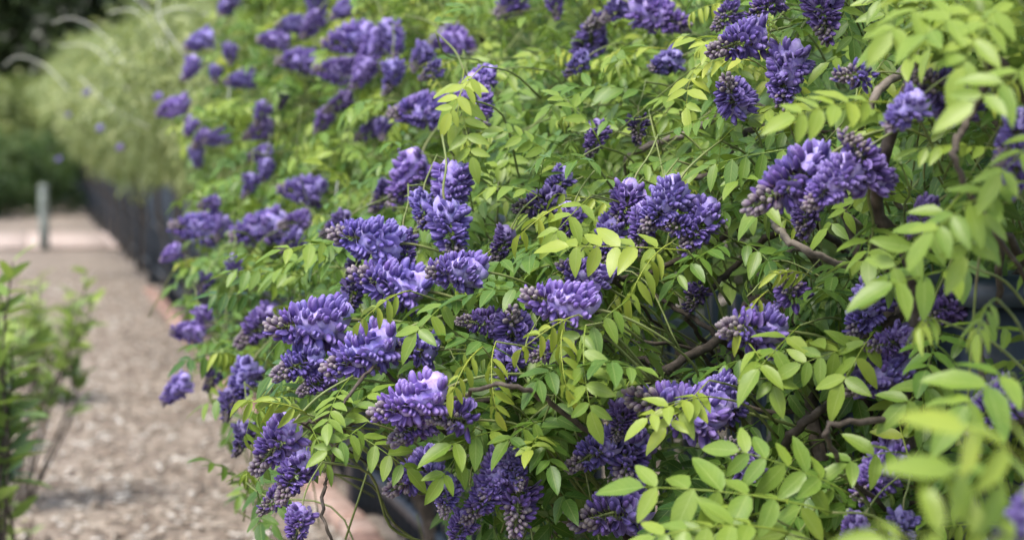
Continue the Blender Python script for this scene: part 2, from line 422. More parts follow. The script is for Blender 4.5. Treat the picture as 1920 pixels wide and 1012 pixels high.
class Raceme:
    """axis along +Y from the origin (stalk end) to the budded tip; about 9 cm long, 6.5 cm wide"""
    def __init__(s, rng, open_to, bud_from, n=78, L=0.080, side=0.0):
        s.fl, s.tip = [], []
        ax = lambda t: np.array((side*t*t*0.02, t*L, -0.10*L*t*t))
        for i in range(n):
            t = (i+0.5)/n; tq = t**0.9
            a = i*2.39996+rng.normal()*0.25
            rad = np.array((math.cos(a), 0, math.sin(a)))
            tilt = -0.15+1.35*tq+rng.normal()*0.10
            d = rad*math.cos(tilt)+np.array((0, 1, 0))*math.sin(tilt)
            if tq < open_to: k = 'open' if rng.random() < 0.8 else 'half'
            elif tq < bud_from: k = 'half' if rng.random() < 0.6 else 'plump'
            else: k = 'bud'
            if k == 'bud' and rng.random() < 0.12: k = 'plump'
            size = {'open': 0.0235, 'half': 0.0225, 'plump': 0.0205, 'bud': 0.0150}[k]*(1.06-0.34*tq)*rng.uniform(0.88, 1.12)
            off = 0.0135*(1-0.72*tq)
            p = ax(tq*0.93)+rad*off
            nn = np.array((0, -0.6, 0))+np.array((0, 0, 0.9))+rng.normal(size=3)*0.35
            m = frame(d, nn, p, size)
            (s.tip if k == 'bud' else s.fl).append((m, k, int(rng.integers(0, len(FLO[k])))))
        a = Acc()
        tube(a, np.array([ax(t) for t in (0, 0.25, 0.5, 0.75, 0.93)]), 0.0022, 0.0012, 6)
        for m, k, _ in s.fl+s.tip:      # pedicels from the axis to each flower
            base = m[:3, 3]; t0 = np.array((0, max(base[1]-0.004, 0), base[2]*0)); t0 = ax(max(0, min(1, (base[1]-0.003)/L)))
            tube(a, np.array([t0, base+m[:3, 1]*0.08]), 0.0007, 0.0006, 3)
        stalk = catmull([(0, 0, 0), (0.003, -0.03, 0.004), (-0.004, -0.07, 0.002), (0, -0.12, -0.012)], 4)
        tube(a, stalk, 0.0021, 0.0017, 6)
        s.axis = a.mesh('flower_cluster', M['shoot'], attrs=())
        s.joined = s._join(s.fl, 'florets', 'petal'); s.tipmesh = s._join(s.tip, 'bud_tip', 'bud')
    def _join(s, lst, nm, mat):
        a = Acc()
        for m, k, i in lst:
            A = FLO[k][i]
            for v, f, c, n0 in zip(A.v, A.f, A.c, np.cumsum([0]+[len(q) for q in A.v])):
                a.add(xf(m, v), [tuple(x-n0 for x in ff) for ff in f], 0, None, c)
        return a.mesh(nm, M[mat], attrs=('col',))
RAC = {'ripe': [Raceme(rngF, 0.60, 0.80, side=rngF.normal()) for _ in range(4)],
       'mid': [Raceme(rngF, 0.28, 0.66, side=rngF.normal()) for _ in range(4)],
       'tight': [Raceme(rngF, 0.0, 0.42, 66, 0.068) for _ in range(3)]}

# ------------------------------------------------------------------ setting: ground, crossing path
FX = 1.15                                        # the fence line runs along +Y at x = FX
def grid_mesh(name, x0, x1, y0, y1, nx, ny, z, mat, amp=0.0):
    xs, ys = np.linspace(x0, x1, nx), np.linspace(y0, y1, ny)
    X, Y = np.meshgrid(xs, ys); Z = np.full_like(X, z)
    if amp: Z += amp*(np.sin(X*2.1+Y*0.7)+np.sin(Y*1.3-X*1.9)+np.sin(X*4.7)*np.sin(Y*3.9)*0.6)
    a = Acc(); a.add(np.stack((X.ravel(), Y.ravel(), Z.ravel()), 1), [(j*nx+i, j*nx+i+1, (j+1)*nx+i+1, (j+1)*nx+i) for j in range(ny-1) for i in range(nx-1)])
    return a.mesh(name, mat, attrs=())
link('ground', grid_mesh('ground', -200, 200, -40, 400, 41, 45, -0.02, M['mulch']), kind='structure')
link('path', grid_mesh('path', -2.5, 3.5, -2, 24.6, 61, 260, 0.0, M['mulch'], 0.0018), kind='structure')
cp = link('crossing_path', grid_mesh('crossing_path', -8, 6, 25.4, 30.0, 8, 4, -0.004, M['paving']), kind='structure')
# paving slabs of the crossing path
V, Fc = bevel_box(0.98, 0.98, 0.03, 0.008); a = Acc(); a.add(V, Fc); slab = a.mesh('slab', M['paving'], False, ())
for i in range(11):
    for j in range(4):
        link('slab', slab, cp, Matrix.Translation((-5.5+i*1.0, 25.95+j*1.0, RNG.normal()*0.002)))

# wood chips lying on the path
a = Acc(); rc = np.random.default_rng(3)
for i in range(9000):
    u = rc.random(); y = 4.5+16*u**1.7; x = rc.uniform(-1.4, 1.0)
    L = rc.uniform(0.02, 0.06); W = rc.uniform(0.008, 0.02); H = rc.uniform(0.003, 0.008)
    v = box_verts(-L/2, L/2, -W/2, W/2, 0, H); v[[1, 2], 0] *= rc.uniform(0.5, 1); v[[4, 7], 1] *= rc.uniform(0.4, 1)
    an = rc.uniform(0, math.pi); tl = rc.normal()*0.25; d = np.array((math.cos(an)*math.cos(tl), math.sin(an)*math.cos(tl), math.sin(tl)))
    m = frame(np.cross((0, 0, 1), d), (rc.normal()*0.2, rc.normal()*0.2, 1), (x, y, 0.008+rc.random()*0.014))
    a.add(xf(m, v), BOXF, float(np.clip(rc.normal(0.58, 0.28), 0, 1)))
wc = link('wood_chips', a.mesh('wood_chips', M['chip'], False), kind='stuff'); tag(wc, 'pale brown wood chip mulch scattered over the path', 'mulch')

# brick edging along the fence foot: every brick a piece of its own
ed = empty('brick_edging', (FX-0.16, 4, 0)); tag(ed, 'row of weathered pink bricks edging the mulch path under the fence', 'edging')
V, Fc = bevel_box(0.105, 0.205, 0.075, 0.008); a = Acc(); a.add(V, Fc); bm_ = a.mesh('brick', M['brick'], False, ())
for row in range(1, 2):
    for i in range(78):
        link('brick', bm_, ed, Matrix.Translation((-0.055+row*0.115+RNG.normal()*0.003, -3.0+i*0.215+row*0.1, -0.035+RNG.normal()*0.004)) @ Matrix.Rotation(RNG.normal()*0.02, 4, 'Z'))

# ------------------------------------------------------------------ iron fence
fe = empty('iron_fence', (FX, 0, 0)); tag(fe, 'dark slate metal picket fence with square posts running beside the path', 'fence')
FH = 1.06; Y0, Y1, GAP = -0.3, 46.0, 2.35
a = Acc(); V, Fc = bevel_box(0.115, 0.115, FH+0.08, 0.01); a.add(V, Fc); V, Fc = bevel_box(0.145, 0.145, 0.035, 0.012); a.add(V+np.array((0, 0, FH+0.078)), Fc)
pm = a.mesh('post', M['iron'], False, ())
a = Acc(); V, Fc = bevel_box(0.019, 0.019, FH-0.06, 0.004); a.add(V+np.array((0, 0, 0.05)), Fc); pk = a.mesh('picket', M['iron'], False, ())
nposts = int((Y1-Y0)/GAP)+1; cnt = 0; rest = Acc()
for i in range(nposts):
    y = Y0+0.15+i*GAP
    link('post', pm, fe, Matrix.Translation((0, y, -0.03)))
    if i == nposts-1: break
    for z in (0.14, 0.55, FH-0.12):
        V, Fc = bevel_box(0.03, GAP-0.112, 0.04, 0.004); a = Acc(); a.add(V, Fc)
        link('rail', a.mesh('rail', M['iron'], False, ()), fe, Matrix.Translation((0, y+GAP/2, z)))
    for k in range(19):
        p = (0, y+GAP*(k+1)/20, 0.0); cnt += 1
        if cnt <= 300: link('picket', pk, fe, Matrix.Translation(p))
        else:
            V, Fc = bevel_box(0.019, 0.019, FH-0.06, 0.004); rest.add(V+np.array((p[0], p[1], 0.05)), Fc)
if rest.n: link('pickets', rest.mesh('pickets', M['iron'], False, ()), fe, kind='stuff')

# ------------------------------------------------------------------ the near mass of wisteria
CTRL = np.array([   # photo x, y, depth of the leafy surface (m)
 (2100,-150,1.85),(2100,300,1.95),(2100,700,2.05),(2100,1150,1.95),(1900,0,2.0),(1900,250,2.1),(1900,500,2.25),(1900,750,2.28),(1900,1050,2.2),
 (1700,0,2.15),(1700,180,2.15),(1700,400,2.3),(1700,650,2.45),(1700,900,2.45),(1700,1100,2.35),
 (1550,60,2.6),(1550,330,2.35),(1550,560,2.6),(1550,800,2.6),(1500,1000,2.35),(1400,80,2.75),(1400,180,2.7),(1400,620,2.55),(1300,1000,2.45),
 (1250,-100,4.6),(1250,30,3.7),(1250,120,3.5),(1250,220,3.1),(1250,400,2.75),(1250,560,2.85),(1250,760,2.6),(1180,900,2.7),
 (1050,40,3.9),(1050,150,3.5),(1050,300,3.1),(1060,430,2.8),(1050,570,2.6),(1080,720,2.5),(1000,900,2.65),
 (850,-100,5.6),(850,40,4.6),(860,170,3.3),(850,300,3.1),(830,400,2.95),(850,500,2.8),(850,620,2.7),(800,760,2.6),(850,920,2.65),
 (690,90,4.6),(690,230,4.5),(690,330,4.0),(690,450,2.95),(690,560,2.85),(650,680,2.7),(620,800,2.7),(700,900,2.75),
 (550,-60,6.0),(550,80,5.2),(560,230,5.0),(560,360,4.4),(520,480,4.0),(560,540,3.4),(570,610,2.8),(530,700,2.75),(510,840,2.65),(550,990,2.65),(500,760,2.8),
 (420,0,6.2),(420,120,5.7),(430,260,5.3),(430,430,4.5),(430,560,4.1),(450,640,3.8),(430,730,3.7),(430,850,3.7),(430,1000,3.5),
 (330,150,6.2),(330,300,5.8),(340,430,4.7),(330,600,4.3),(330,740,4.1)], float)
def depth(px, py):
    d2 = (CTRL[:, 0]-px)**2+((CTRL[:, 1]-py)*1.25)**2
    wt = 1/(d2+900.0)**1.6
    return float((wt*CTRL[:, 2]).sum()/wt.sum())
BND = np.array([(-200, 430), (0, 405), (60, 375), (150, 345), (300, 340), (380, 350), (450, 340), (560, 350), (640, 355), (700, 370), (800, 400), (900, 425), (1200, 470)], float)
def left_edge(py): return float(np.interp(py, BND[:, 0], BND[:, 1]))
GAPS = [(735, 935, 125, 140, 0.03), (640, 900, 50, 110, 0.25), (1350, 790, 85, 70, 0.15), (1330, 560, 110, 70, 0.22), (1250, 640, 120, 55, 0.3), (1210, 930, 55, 90, 0.3), (1540, 440, 90, 50, 0.15), (1480, 210, 90, 45, 0.35),
        (1880, 560, 70, 90, 0.10), (1560, 800, 80, 70, 0.4), (1190, 260, 90, 40, 0.5), (990, 380, 60, 60, 0.45), (560, 870, 70, 130, 0.5), (430, 900, 60, 140, 0.5), (1130, 800, 80, 50, 0.4), (1800, 620, 90, 60, 0.5)]
def density(px, py):
    d = 1.0
    for x, y, rx, ry, k in GAPS:
        q = ((px-x)/rx)**2+((py-y)/ry)**2
        if q < 1: d = min(d, k)
        elif q < 1.6: d = min(d, k+(1-k)*(q-1)/0.6)
    return d

VSPEC = {'A': ((FX-0.05, 2.30, 0), 'wisteria vine with thick bare branches showing between broad leaves beside the fence post'),
         'B': ((FX-0.05, 3.9, 0), 'wisteria vine crowded with pale lilac flower clusters on shoots hanging towards the path'),
         'C': ((FX-0.05, 5.6, 0), 'wisteria vine with yellow-green mounded foliage and violet clusters, before the bare-fence stretch')}
VINES = {}
for k, (loc, lab) in VSPEC.items():
    VINES[k] = tag(empty('wisteria_vine', loc), lab, 'vine', 'wisteria vines trained along the fence')
def which(px, py, z):
    if px > 1120+0.15*(py-500): return 'A'
    if z < 3.75 and px > 470: return 'B'
    return 'C'
SHOOT = {k: Acc() for k in VINES}; LEAVES = {k: [] for k in VINES}      # LEAVES: (matrix, template, tint, score)
OUT = nrm((-0.62, -0.55, 0.42)); DOWN = np.array((0, 0, -1.0))
rv = np.random.default_rng(77)

def add_leaf(v, p, d, n, s, tint, young, bias=0.0, ti=None):
    if ti is None:
        ti = (len(OLD)+len(WIDE)+int(rv.integers(len(YOUNG)))) if young else int(rv.integers(len(OLD)+len(WIDE)))
    m = frame(d, n, p, s); z = project(p)[2]
    LEAVES[v].append((m, ti, tint, bias+1.0/max(z, 0.5)))

def make_shoot(px, py, z, layer):
    P = at(px, py, z); v = which(px, py, z)
    out = nrm(OUT+rv.normal(size=3)*np.array((0.45, 0.45, 0.35)))
    L = rv.uniform(0.20, 0.42)
    up = rv.uniform(-0.02, 0.12)
    p0 = P-out*L+DOWN*up*0.5
    mid = P-out*L*0.45+np.array((0, 0, 1))*rv.uniform(0.0, 0.09)+rv.normal(size=3)*0.022
    pts = catmull([p0, mid, P, P+nrm(out+DOWN*rv.uniform(0.2, 0.9))*rv.uniform(0.03, 0.07)], 5)
    tube(SHOOT[v], pts, 0.0017, 0.0010, 4)
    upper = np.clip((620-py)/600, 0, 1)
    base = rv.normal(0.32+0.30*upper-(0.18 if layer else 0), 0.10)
    k = int(rv.integers(4, 7)); side = rv.choice((-1, 1))
    for i in range(k):
        t = 0.34+0.66*i/(k-1); q = pts[min(int(t*(len(pts)-1)), len(pts)-1)]
        lat = nrm(np.cross(out, (0, 0, 1)))*side; side = -side
        d = nrm(lat*rv.uniform(0.5, 1.0)+out*rv.uniform(0.3, 0.9)+DOWN*rv.uniform(-0.15, 0.55)+rv.normal(size=3)*0.18)
        if i == k-1: d = nrm(out+DOWN*rv.uniform(0.0, 0.6)+rv.normal(size=3)*0.25)
        n = nrm(np.array((0, 0, 1.0))+out*0.45+rv.normal(size=3)*0.25)
        young = rv.random() < (0.36 if t > 0.85 else 0.07)*(0.4 if layer else 1)
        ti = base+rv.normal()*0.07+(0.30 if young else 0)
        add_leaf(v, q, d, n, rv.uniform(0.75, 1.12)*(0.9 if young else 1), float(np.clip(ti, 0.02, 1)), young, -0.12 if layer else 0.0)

n0 = 0
while n0 < 620:
    px, py = rv.uniform(300, 2120), rv.uniform(-170, 1160)
    if px < left_edge(py)+28: continue
    z = depth(px, py)
    if rv.random() > min(1, (z/5.2)**2*1.0+0.05) or rv.random() > density(px, py): continue
    layer = 0 if rv.random() < 0.56 else 1
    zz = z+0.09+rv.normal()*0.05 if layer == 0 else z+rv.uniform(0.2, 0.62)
    make_shoot(px, py, zz, layer); n0 += 1

# leaves placed one by one where the photograph shows them: base pixel, tip pixel, depth, young?, tint, size
HERO = [(1098,610,1078,760,2.48,0,.55,1.15),(1180,560,1120,640,2.55,0,.45,1.0),(1330,712,1285,790,2.45,0,.72,0.95),(1345,745,1240,760,2.43,0,.7,0.9),
 (905,650,840,720,2.55,1,.85,1.1),(930,640,900,740,2.55,1,.8,1.0),(770,545,700,575,2.7,1,.75,1.1),(1290,470,1130,500,2.62,0,.72,1.1),(1260,455,1180,520,2.62,1,.75,1.1),
 (575,775,505,750,2.6,1,.75,1.2),(600,800,540,745,2.62,1,.7,1.0),(640,800,740,880,2.62,0,.5,1.1),(690,790,650,850,2.6,0,.45,0.8),
 (1690,195,1510,225,2.15,0,.65,1.1),(1440,545,1390,600,2.5,1,.8,1.1),(1520,520,1470,500,2.5,1,.8,0.9),(1085,590,1000,640,2.5,1,.85,1.1),(1060,600,1030,700,2.5,1,.8,1.0),
 (1560,960,1260,950,2.2,0,.55,1.35),(1600,930,1420,870,2.25,0,.5,1.2),(1480,1000,1290,985,2.15,0,.6,1.3),(1540,880,1500,990,2.25,0,.55,1.2),(1430,960,1350,1010,2.2,0,.55,1.1),
 (1920,30,1720,40,1.95,0,.6,1.15),(1900,-10,1810,100,1.9,0,.6,1.1),(1980,90,1900,190,1.85,0,.55,1.1),(1780,-20,1690,70,1.95,0,.62,1.05),(1980,240,1900,330,1.95,0,.55,1.1),(1930,340,1800,390,1.95,0,.55,1.1),(1810,360,1710,500,2.1,0,.5,1.1),(1850,340,1860,460,2.0,0,.55,1.0),
 (1985,1040,1720,985,1.42,0,.65,1.15),(1990,900,1840,850,1.40,0,.8,1.1),(2010,960,1800,930,1.45,0,.6,1.2),(1900,700,1850,730,1.9,0,.5,1.2),(1640,620,1600,700,2.4,0,.6,1.1),(1660,640,1560,680,2.42,0,.55,1.0),(1500,610,1440,700,2.45,0,.55,1.1),
 (1080,380,1000,410,2.7,1,.85,1.2),(1110,365,1060,440,2.7,0,.6,1.0),(960,800,870,850,2.6,0,.5,1.1),(890,800,850,900,2.6,0,.5,1.0),(1760,600,1700,600,2.1,1,.7,1.0),(1820,500,1700,560,2.1,0,.5,1.2),(870,130,860,230,3.05,0,.7,1.2),(905,125,850,200,3.0,0,.8,1.0),
 (850,560,800,610,2.65,0,.5,1.0),(1400,640,1440,700,2.45,0,.6,1.0),(1700,850,1620,860,2.3,0,.5,1.1),(1790,700,1720,760,2.3,0,.45,1.1),(1870,560,1820,600,2.0,1,.6,1.1)]
for bx, by, tx, ty, z, yg, tint, s in HERO:
    p = at(bx, by, z+0.04); q = at(tx, ty, z-0.02); v = which(bx, by, z)
    d = q-p; n = nrm(np.array((0, 0, 0.9))-FW*0.75+rv.normal(size=3)*0.2)
    cands = [i for i, T in enumerate(TEMPL) if T.young == bool(yg)]
    want = np.linalg.norm(d); ti = min(cands, key=lambda i: abs(TEMPL[i].rach[-1, 1]*s-want)+rv.random()*0.02)
    add_leaf(v, p, d+np.array((0, 0, 0.25*want)), n, s, tint, bool(yg), 1.0, ti)
    b = p-nrm(OUT+rv.normal(size=3)*0.2)*0.16+DOWN*0.02
    tube(SHOOT[v], catmull([b, (b+p)/2+np.array((0, 0, 0.015)), p], 4), 0.0022, 0.0012, 5)

# flower clusters: pixel, width in pixels, tip direction in the picture (deg, 90 = down), kind, brightness
R = 'ripe'; D = 'mid'; T = 'tight'
FLOWERS = [(425,12,42,120,R,1),(372,78,46,150,R,1.1),(360,130,38,100,R,1),(430,103,34,90,D,.8),(403,140,22,90,D,1),(453,150,46,170,R,1),(325,200,50,170,R,1.1),(355,238,32,120,R,.9),(375,262,36,150,D,.9),(410,258,42,170,R,1),(368,295,34,90,R,.9),
 (543,45,40,170,R,.9),(585,48,46,120,R,.9),(593,8,54,100,D,.9),(640,20,40,150,R,1),(512,75,48,180,R,1),(557,112,58,185,R,1),(655,72,76,175,R,1),(695,95,62,120,R,1),(738,75,60,70,R,1),(632,132,66,180,R,1),(682,140,50,110,R,.9),(740,145,50,90,D,1),(785,108,46,120,D,.9),(805,137,44,150,T,.7),(865,82,62,30,R,1),(828,75,44,150,R,1),
 (607,230,42,110,D,.85),(637,195,44,150,D,.6),(690,245,42,160,D,.6),(718,245,38,90,D,.6),(787,207,84,180,R,1),(490,215,38,120,D,.8),(482,245,46,160,D,.9),(485,290,42,170,D,.75),(500,320,32,90,R,.9),(527,190,26,90,T,.6),(472,350,38,90,D,.8),(568,355,68,185,R,1),(390,382,34,170,D,.8),(368,425,84,175,R,1.15),(415,430,38,120,D,.7),(482,428,80,175,R,1),(552,415,48,170,D,1),(545,452,42,150,D,.8),(630,425,52,160,D,.55),(320,475,36,150,R,1),(380,535,38,120,T,.6),(438,505,32,90,D,.6),
 (350,620,52,200,R,1.1),(383,598,40,60,D,.8),(480,615,76,150,D,.9),(327,730,52,150,R,1.05),(395,712,40,110,T,.6),(452,715,68,130,R,1),(430,760,32,90,D,.7),(900,190,76,60,R,1),(899,148,54,150,R,1),(460,822,26,90,D,.6),
 (765,335,88,115,R,1.1),(850,360,88,80,R,1.1),(712,375,60,130,T,.9),(790,395,60,100,D,.9),(840,437,92,95,D,1),(688,448,104,190,R,1.1),(755,470,64,100,D,1),(662,512,40,120,T,.6),(852,505,92,200,R,1),(735,530,112,185,R,1.1),(580,605,122,187,R,1.15),(680,660,112,165,R,1.15),(775,655,78,185,D,1),(555,682,84,170,D,1.05),(592,715,62,150,D,.8),(772,752,112,160,R,1.15),(770,800,80,150,D,.9),(842,780,88,190,T,.95),
 (512,836,92,140,D,.95),(547,893,84,130,D,1),(505,943,42,150,T,.9),(557,988,64,100,D,.9),(782,888,92,150,D,1),(834,930,60,110,D,.9),(905,600,64,190,D,.75),(960,612,92,255,D,.95),(1050,565,110,190,R,1.15),(1102,512,80,210,R,1.1),(950,690,72,120,D,.85),(1040,660,60,150,D,.85),(1062,420,58,110,D,.9),(1012,380,70,170,D,.5),(1042,345,52,130,D,.7),
 (928,888,80,130,R,.95),(910,940,74,120,D,.85),(972,958,94,90,T,.85),(860,995,54,120,D,.9),(970,880,50,60,D,.8),(1110,848,84,150,D,.8),(1172,858,100,110,D,.85),(1145,958,116,175,D,.8),(1165,790,50,100,D,.6),(1172,390,78,110,D,1),(1245,385,90,120,R,1.05),(1137,450,68,110,R,1),(1205,430,74,120,D,.9),(1305,425,88,140,D,1),(1262,422,52,180,T,1),
 (1105,68,78,260,D,.9),(1150,20,54,150,D,.8),(1237,32,86,30,R,.95),(952,10,64,150,D,.8),(1120,262,54,100,D,.85),(1245,120,56,150,R,.85),(1195,245,48,100,T,.5),(1080,122,34,150,D,.8),(1042,18,26,90,T,.7),(1370,175,86,240,D,.85),(1385,78,92,160,D,.95),(1470,140,94,110,R,1),(1357,35,58,140,T,.8),(1435,8,70,150,D,.8),(1540,22,92,100,D,.65),(1597,140,72,185,T,1),
 (1785,170,112,215,D,.6),(1692,212,70,140,R,1),(1488,340,130,155,D,1.05),(1560,345,96,140,R,1.1),(1632,305,108,250,D,1),(1505,400,80,120,D,.55),(1725,408,56,150,D,.6),(1900,325,66,120,D,.8),(1905,258,50,120,D,.8),(1480,535,78,240,T,.9),(1402,615,112,190,D,1),(1630,578,94,130,R,1),(1762,580,82,150,D,.75),(1672,645,60,150,D,.7),(1645,702,112,160,R,.95),
 (1275,772,136,190,D,1.05),(1335,735,76,170,R,1.1),(1368,775,62,120,D,.8),(1400,862,72,260,D,.85),(1650,885,106,135,R,1.05),(1855,765,98,150,D,.9),(1598,1004,42,120,D,.8),(1925,985,64,150,R,1.1),(1690,1000,34,90,D,.7),(660,560,34,90,T,.5),(1300,560,34,120,T,.5),(940,460,40,120,D,.5)]
floret_n = {k: 0 for k in VINES}; FDISC = []
def score(f): return f[2]*(1 if depth(f[0], f[1]) < 3 else 0.3)
rf = np.random.default_rng(4)
for px, py, wpx, ang, kind, br in sorted(FLOWERS, key=score, reverse=True):
    z = depth(px, py)-0.04+(0.05 if br < 0.7 else 0)
    if (px, py) == (1925, 985): z = 1.5
    s = float(np.clip(wpx*z/F/0.070, 0.62, 1.32)); FDISC.append((px, py, wpx*0.50, z))
    v = which(px, py, z); vo = VINES[v]; vl = np.array(vo.location)
    aa = math.radians(ang+rf.normal()*6); tow = rf.uniform(0.15, 0.55)
    if ang > 210: tow = 0.9
    d = nrm(RT*math.cos(aa)-UP*math.sin(aa)-FW*tow)
    C = at(px, py, z); base = C-d*0.034*s
    rc_ = RAC[kind][int(rf.integers(len(RAC[kind])))]
    m = frame(d, (rf.normal()*0.3, rf.normal()*0.3, 1) if abs(d[2]) < 0.9 else -FW, base-vl, s)
    o = link('flower_cluster', rc_.axis, vo, Matrix(m)); val = br*rf.uniform(0.92, 1.08)
    o.color = (0.1, val, 0, 1)
    t_ = link('bud_tip', rc_.tipmesh, o); t_.color = (0, val, 0, 1)
    if floret_n[v]+len(rc_.fl) <= 300:
        for fm, fk, fi in rc_.fl:
            q = link('floret', FLO_MESH[fk][fi], o, Matrix(fm)); q.color = (0, val, 0, 1)
        floret_n[v] += len(rc_.fl)
    else:
        q = link('florets', rc_.joined, o, kind='stuff'); q.color = (0, val, 0, 1)
    # green shoot that carries the cluster
    e = xf(m, np.array([(0, -0.115, -0.011)]))[0]+vl; b = e-OUT*rf.uniform(0.2, 0.35)+DOWN*0.03
    tube(SHOOT[v], catmull([b, b+(e-b)*0.35+rf.normal(size=3)*0.02, b+(e-b)*0.7+np.array((0, 0, 0.02))+rf.normal(size=3)*0.012, e], 4), 0.0022, 0.0017, 5)
    # leaves where the cluster leaves its shoot
    for _ in range(2 if rf.random() < 0.6 else 1):
        dd = nrm(OUT*0.5+rf.normal(size=3)*0.7)
        add_leaf(v, e, dd, nrm(np.array((0, 0, 1.0))+OUT*0.4), rf.uniform(0.8, 1.0), float(np.clip(rf.normal(0.42, 0.12), 0.05, 0.9)), False)

# woody branches seen between the leaves: (radius0, radius1, depth, bark, pixels)
BR = [(0.0085,0.004,2.78,0,[(1420,560),(1342,638),(1242,696),(1163,753),(1121,738),(1005,738),(900,756),(820,760)]),(0.0045,0.0025,2.76,0,[(1237,690),(1170,650),(1100,617),(1040,590)]),(0.0035,0.002,2.8,0,[(1294,651),(1195,643),(1152,632),(1090,640)]),(0.005,0.003,2.85,0,[(1342,625),(1289,590),(1215,548),(1150,520)]),(0.007,0.004,2.95,0,[(1470,430),(1389,488),(1326,548),(1289,590)]),
 (0.009,0.006,2.5,0,[(1960,540),(1868,569),(1790,560),(1721,580),(1663,617)]),(0.008,0.006,2.62,0,[(1663,617),(1584,727),(1531,775),(1479,822),(1475,890),(1440,980)]),(0.009,0.008,2.55,0,[(1800,790),(1763,859),(1710,938),(1650,1030)]),(0.006,0.004,2.3,0,[(1960,790),(1860,790),(1700,785),(1560,800)]),
 (0.0075,0.005,2.45,1,[(1760,80),(1720,105),(1650,170),(1620,225),(1608,270)]),(0.0065,0.005,2.6,1,[(1520,330),(1470,380),(1458,425),(1500,465),(1600,500),(1700,510)]),(0.006,0.004,2.1,0,[(1870,110),(1850,155),(1810,235),(1790,300)]),(0.004,0.002,2.72,0,[(760,760),(651,800),(623,861),(607,922),(612,984),(640,1030)]),(0.003,0.0018,2.68,0,[(700,690),(640,760),(580,790),(530,770)]),
 (0.009,0.006,3.2,1,[(1560,190),(1480,215),(1380,200),(1290,250),(1180,290)]),(0.007,0.005,3.1,0,[(1600,260),(1480,235),(1400,250),(1330,330),(1250,330)]),(0.006,0.004,2.9,0,[(1480,360),(1380,430),(1250,500),(1120,540)]),(0.006,0.004,2.95,0,[(1100,960),(1030,1010),(990,1060)]),(0.006,0.003,2.3,0,[(1880,440),(1870,560),(1840,650),(1850,760)]),(0.005,0.003,2.45,0,[(1930,500),(1800,600),(1740,640),(1690,720)]),
 (0.005,0.003,2.85,0,[(1420,560),(1480,620),(1560,640),(1663,617)]),(0.004,0.002,2.8,0,[(1531,775),(1430,770),(1350,740),(1280,760)]),(0.0045,0.003,2.9,1,[(1500,465),(1420,520),(1400,600),(1440,700)]),(0.004,0.002,2.55,0,[(1005,738),(930,720),(860,745),(800,750)])]
for r0, r1, z, kb, pts in BR:
    a = Acc(); n = len(pts)
    w3 = [at(x, y, z+0.05*math.sin(i*1.7+r0*900)) for i, (x, y) in enumerate(pts)]
    w3 = [w3[0]-OUT*0.30, w3[0]-OUT*0.10]+w3+[w3[-1]+(w3[-1]-w3[-2])*0.35-OUT*0.10, w3[-1]+(w3[-1]-w3[-2])*0.5-OUT*0.28]     # both ends run back into the foliage
    w3 = catmull(w3, 7); w3 += np.random.default_rng(int(pts[0][0])).normal(size=w3.shape)*0.0016
    v = which(*pts[len(pts)//2], z); tube(a, w3-np.array(VINES[v].location), r0, r1*0.7, 7, wob=0.07)
    link('branch', a.mesh('branch', M['grey_bark' if kb else 'bark'], attrs=()), VINES[v])
# trunks rising from the fence foot, with limbs that run out into the foliage
rb = np.random.default_rng(9)
LIMB = {'A': [(1420,560,2.8),(1500,240,3.1),(1663,617,2.6),(1763,859,2.55),(1720,105,2.3)], 'B': [(1000,738,2.8),(860,640,3.0),(760,450,3.2),(1000,350,3.3),(760,760,2.75),(950,940,2.9)], 'C': [(600,300,4.9),(480,450,4.6),(720,120,5.0),(450,120,6.0),(450,700,4.1),(900,60,4.9)]}
for k, vo in VINES.items():
    L0 = np.array(vo.location); a = Acc(); hd = np.array((0.0, 0.05, 0.72))
    tk = catmull([(0, 0, -0.03), (0.03, 0.02, 0.18), (-0.03, 0.01, 0.36), (0.02, 0.05, 0.55), hd], 6)
    tube(a, tk, 0.026, 0.019, 10, wob=0.05); link('trunk', a.mesh('trunk', M['bark'], attrs=()), vo)
    for px, py, z in LIMB[k]:
        e = at(px, py, z)-L0; a = Acc(); m1 = hd+(e-hd)*0.35+np.array((0, 0, 0.12))+rb.normal(size=3)*0.05; m2 = hd+(e-hd)*0.7+np.array((0, 0, 0.08))+rb.normal(size=3)*0.04
        tube(a, catmull([hd-np.array((0, 0, 0.02)), m1, m2, e], 7), 0.013, 0.006, 7, wob=0.06)
        link('branch', a.mesh('branch', M['bark'], attrs=()), vo)

# deep foliage over and behind the fence, so the mass is a volume all the way through
for _ in range(1500):
    px, py = rv.uniform(330, 2150), rv.uniform(-260, 1000)
    if px < left_edge(py)+40: continue
    g = density(px, py)
    if rv.random() > g*1.0: continue
    z = depth(px, py)+rv.uniform(0.45, 1.5)
    P = at(px, py, z)
    if P[2] < 0.25 or P[2] > 2.15 or P[0] > FX+0.9: continue
    v = which(px, py, z-0.7)
    d = nrm(OUT+rv.normal(size=3)*0.6+DOWN*0.3)
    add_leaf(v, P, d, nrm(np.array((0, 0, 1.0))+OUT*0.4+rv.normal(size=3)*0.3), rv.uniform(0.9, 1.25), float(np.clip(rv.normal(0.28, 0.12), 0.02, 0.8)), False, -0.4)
    tube(SHOOT[v], np.array([P-d*0.10, P-d*0.04, P]), 0.0018, 0.0012, 3)

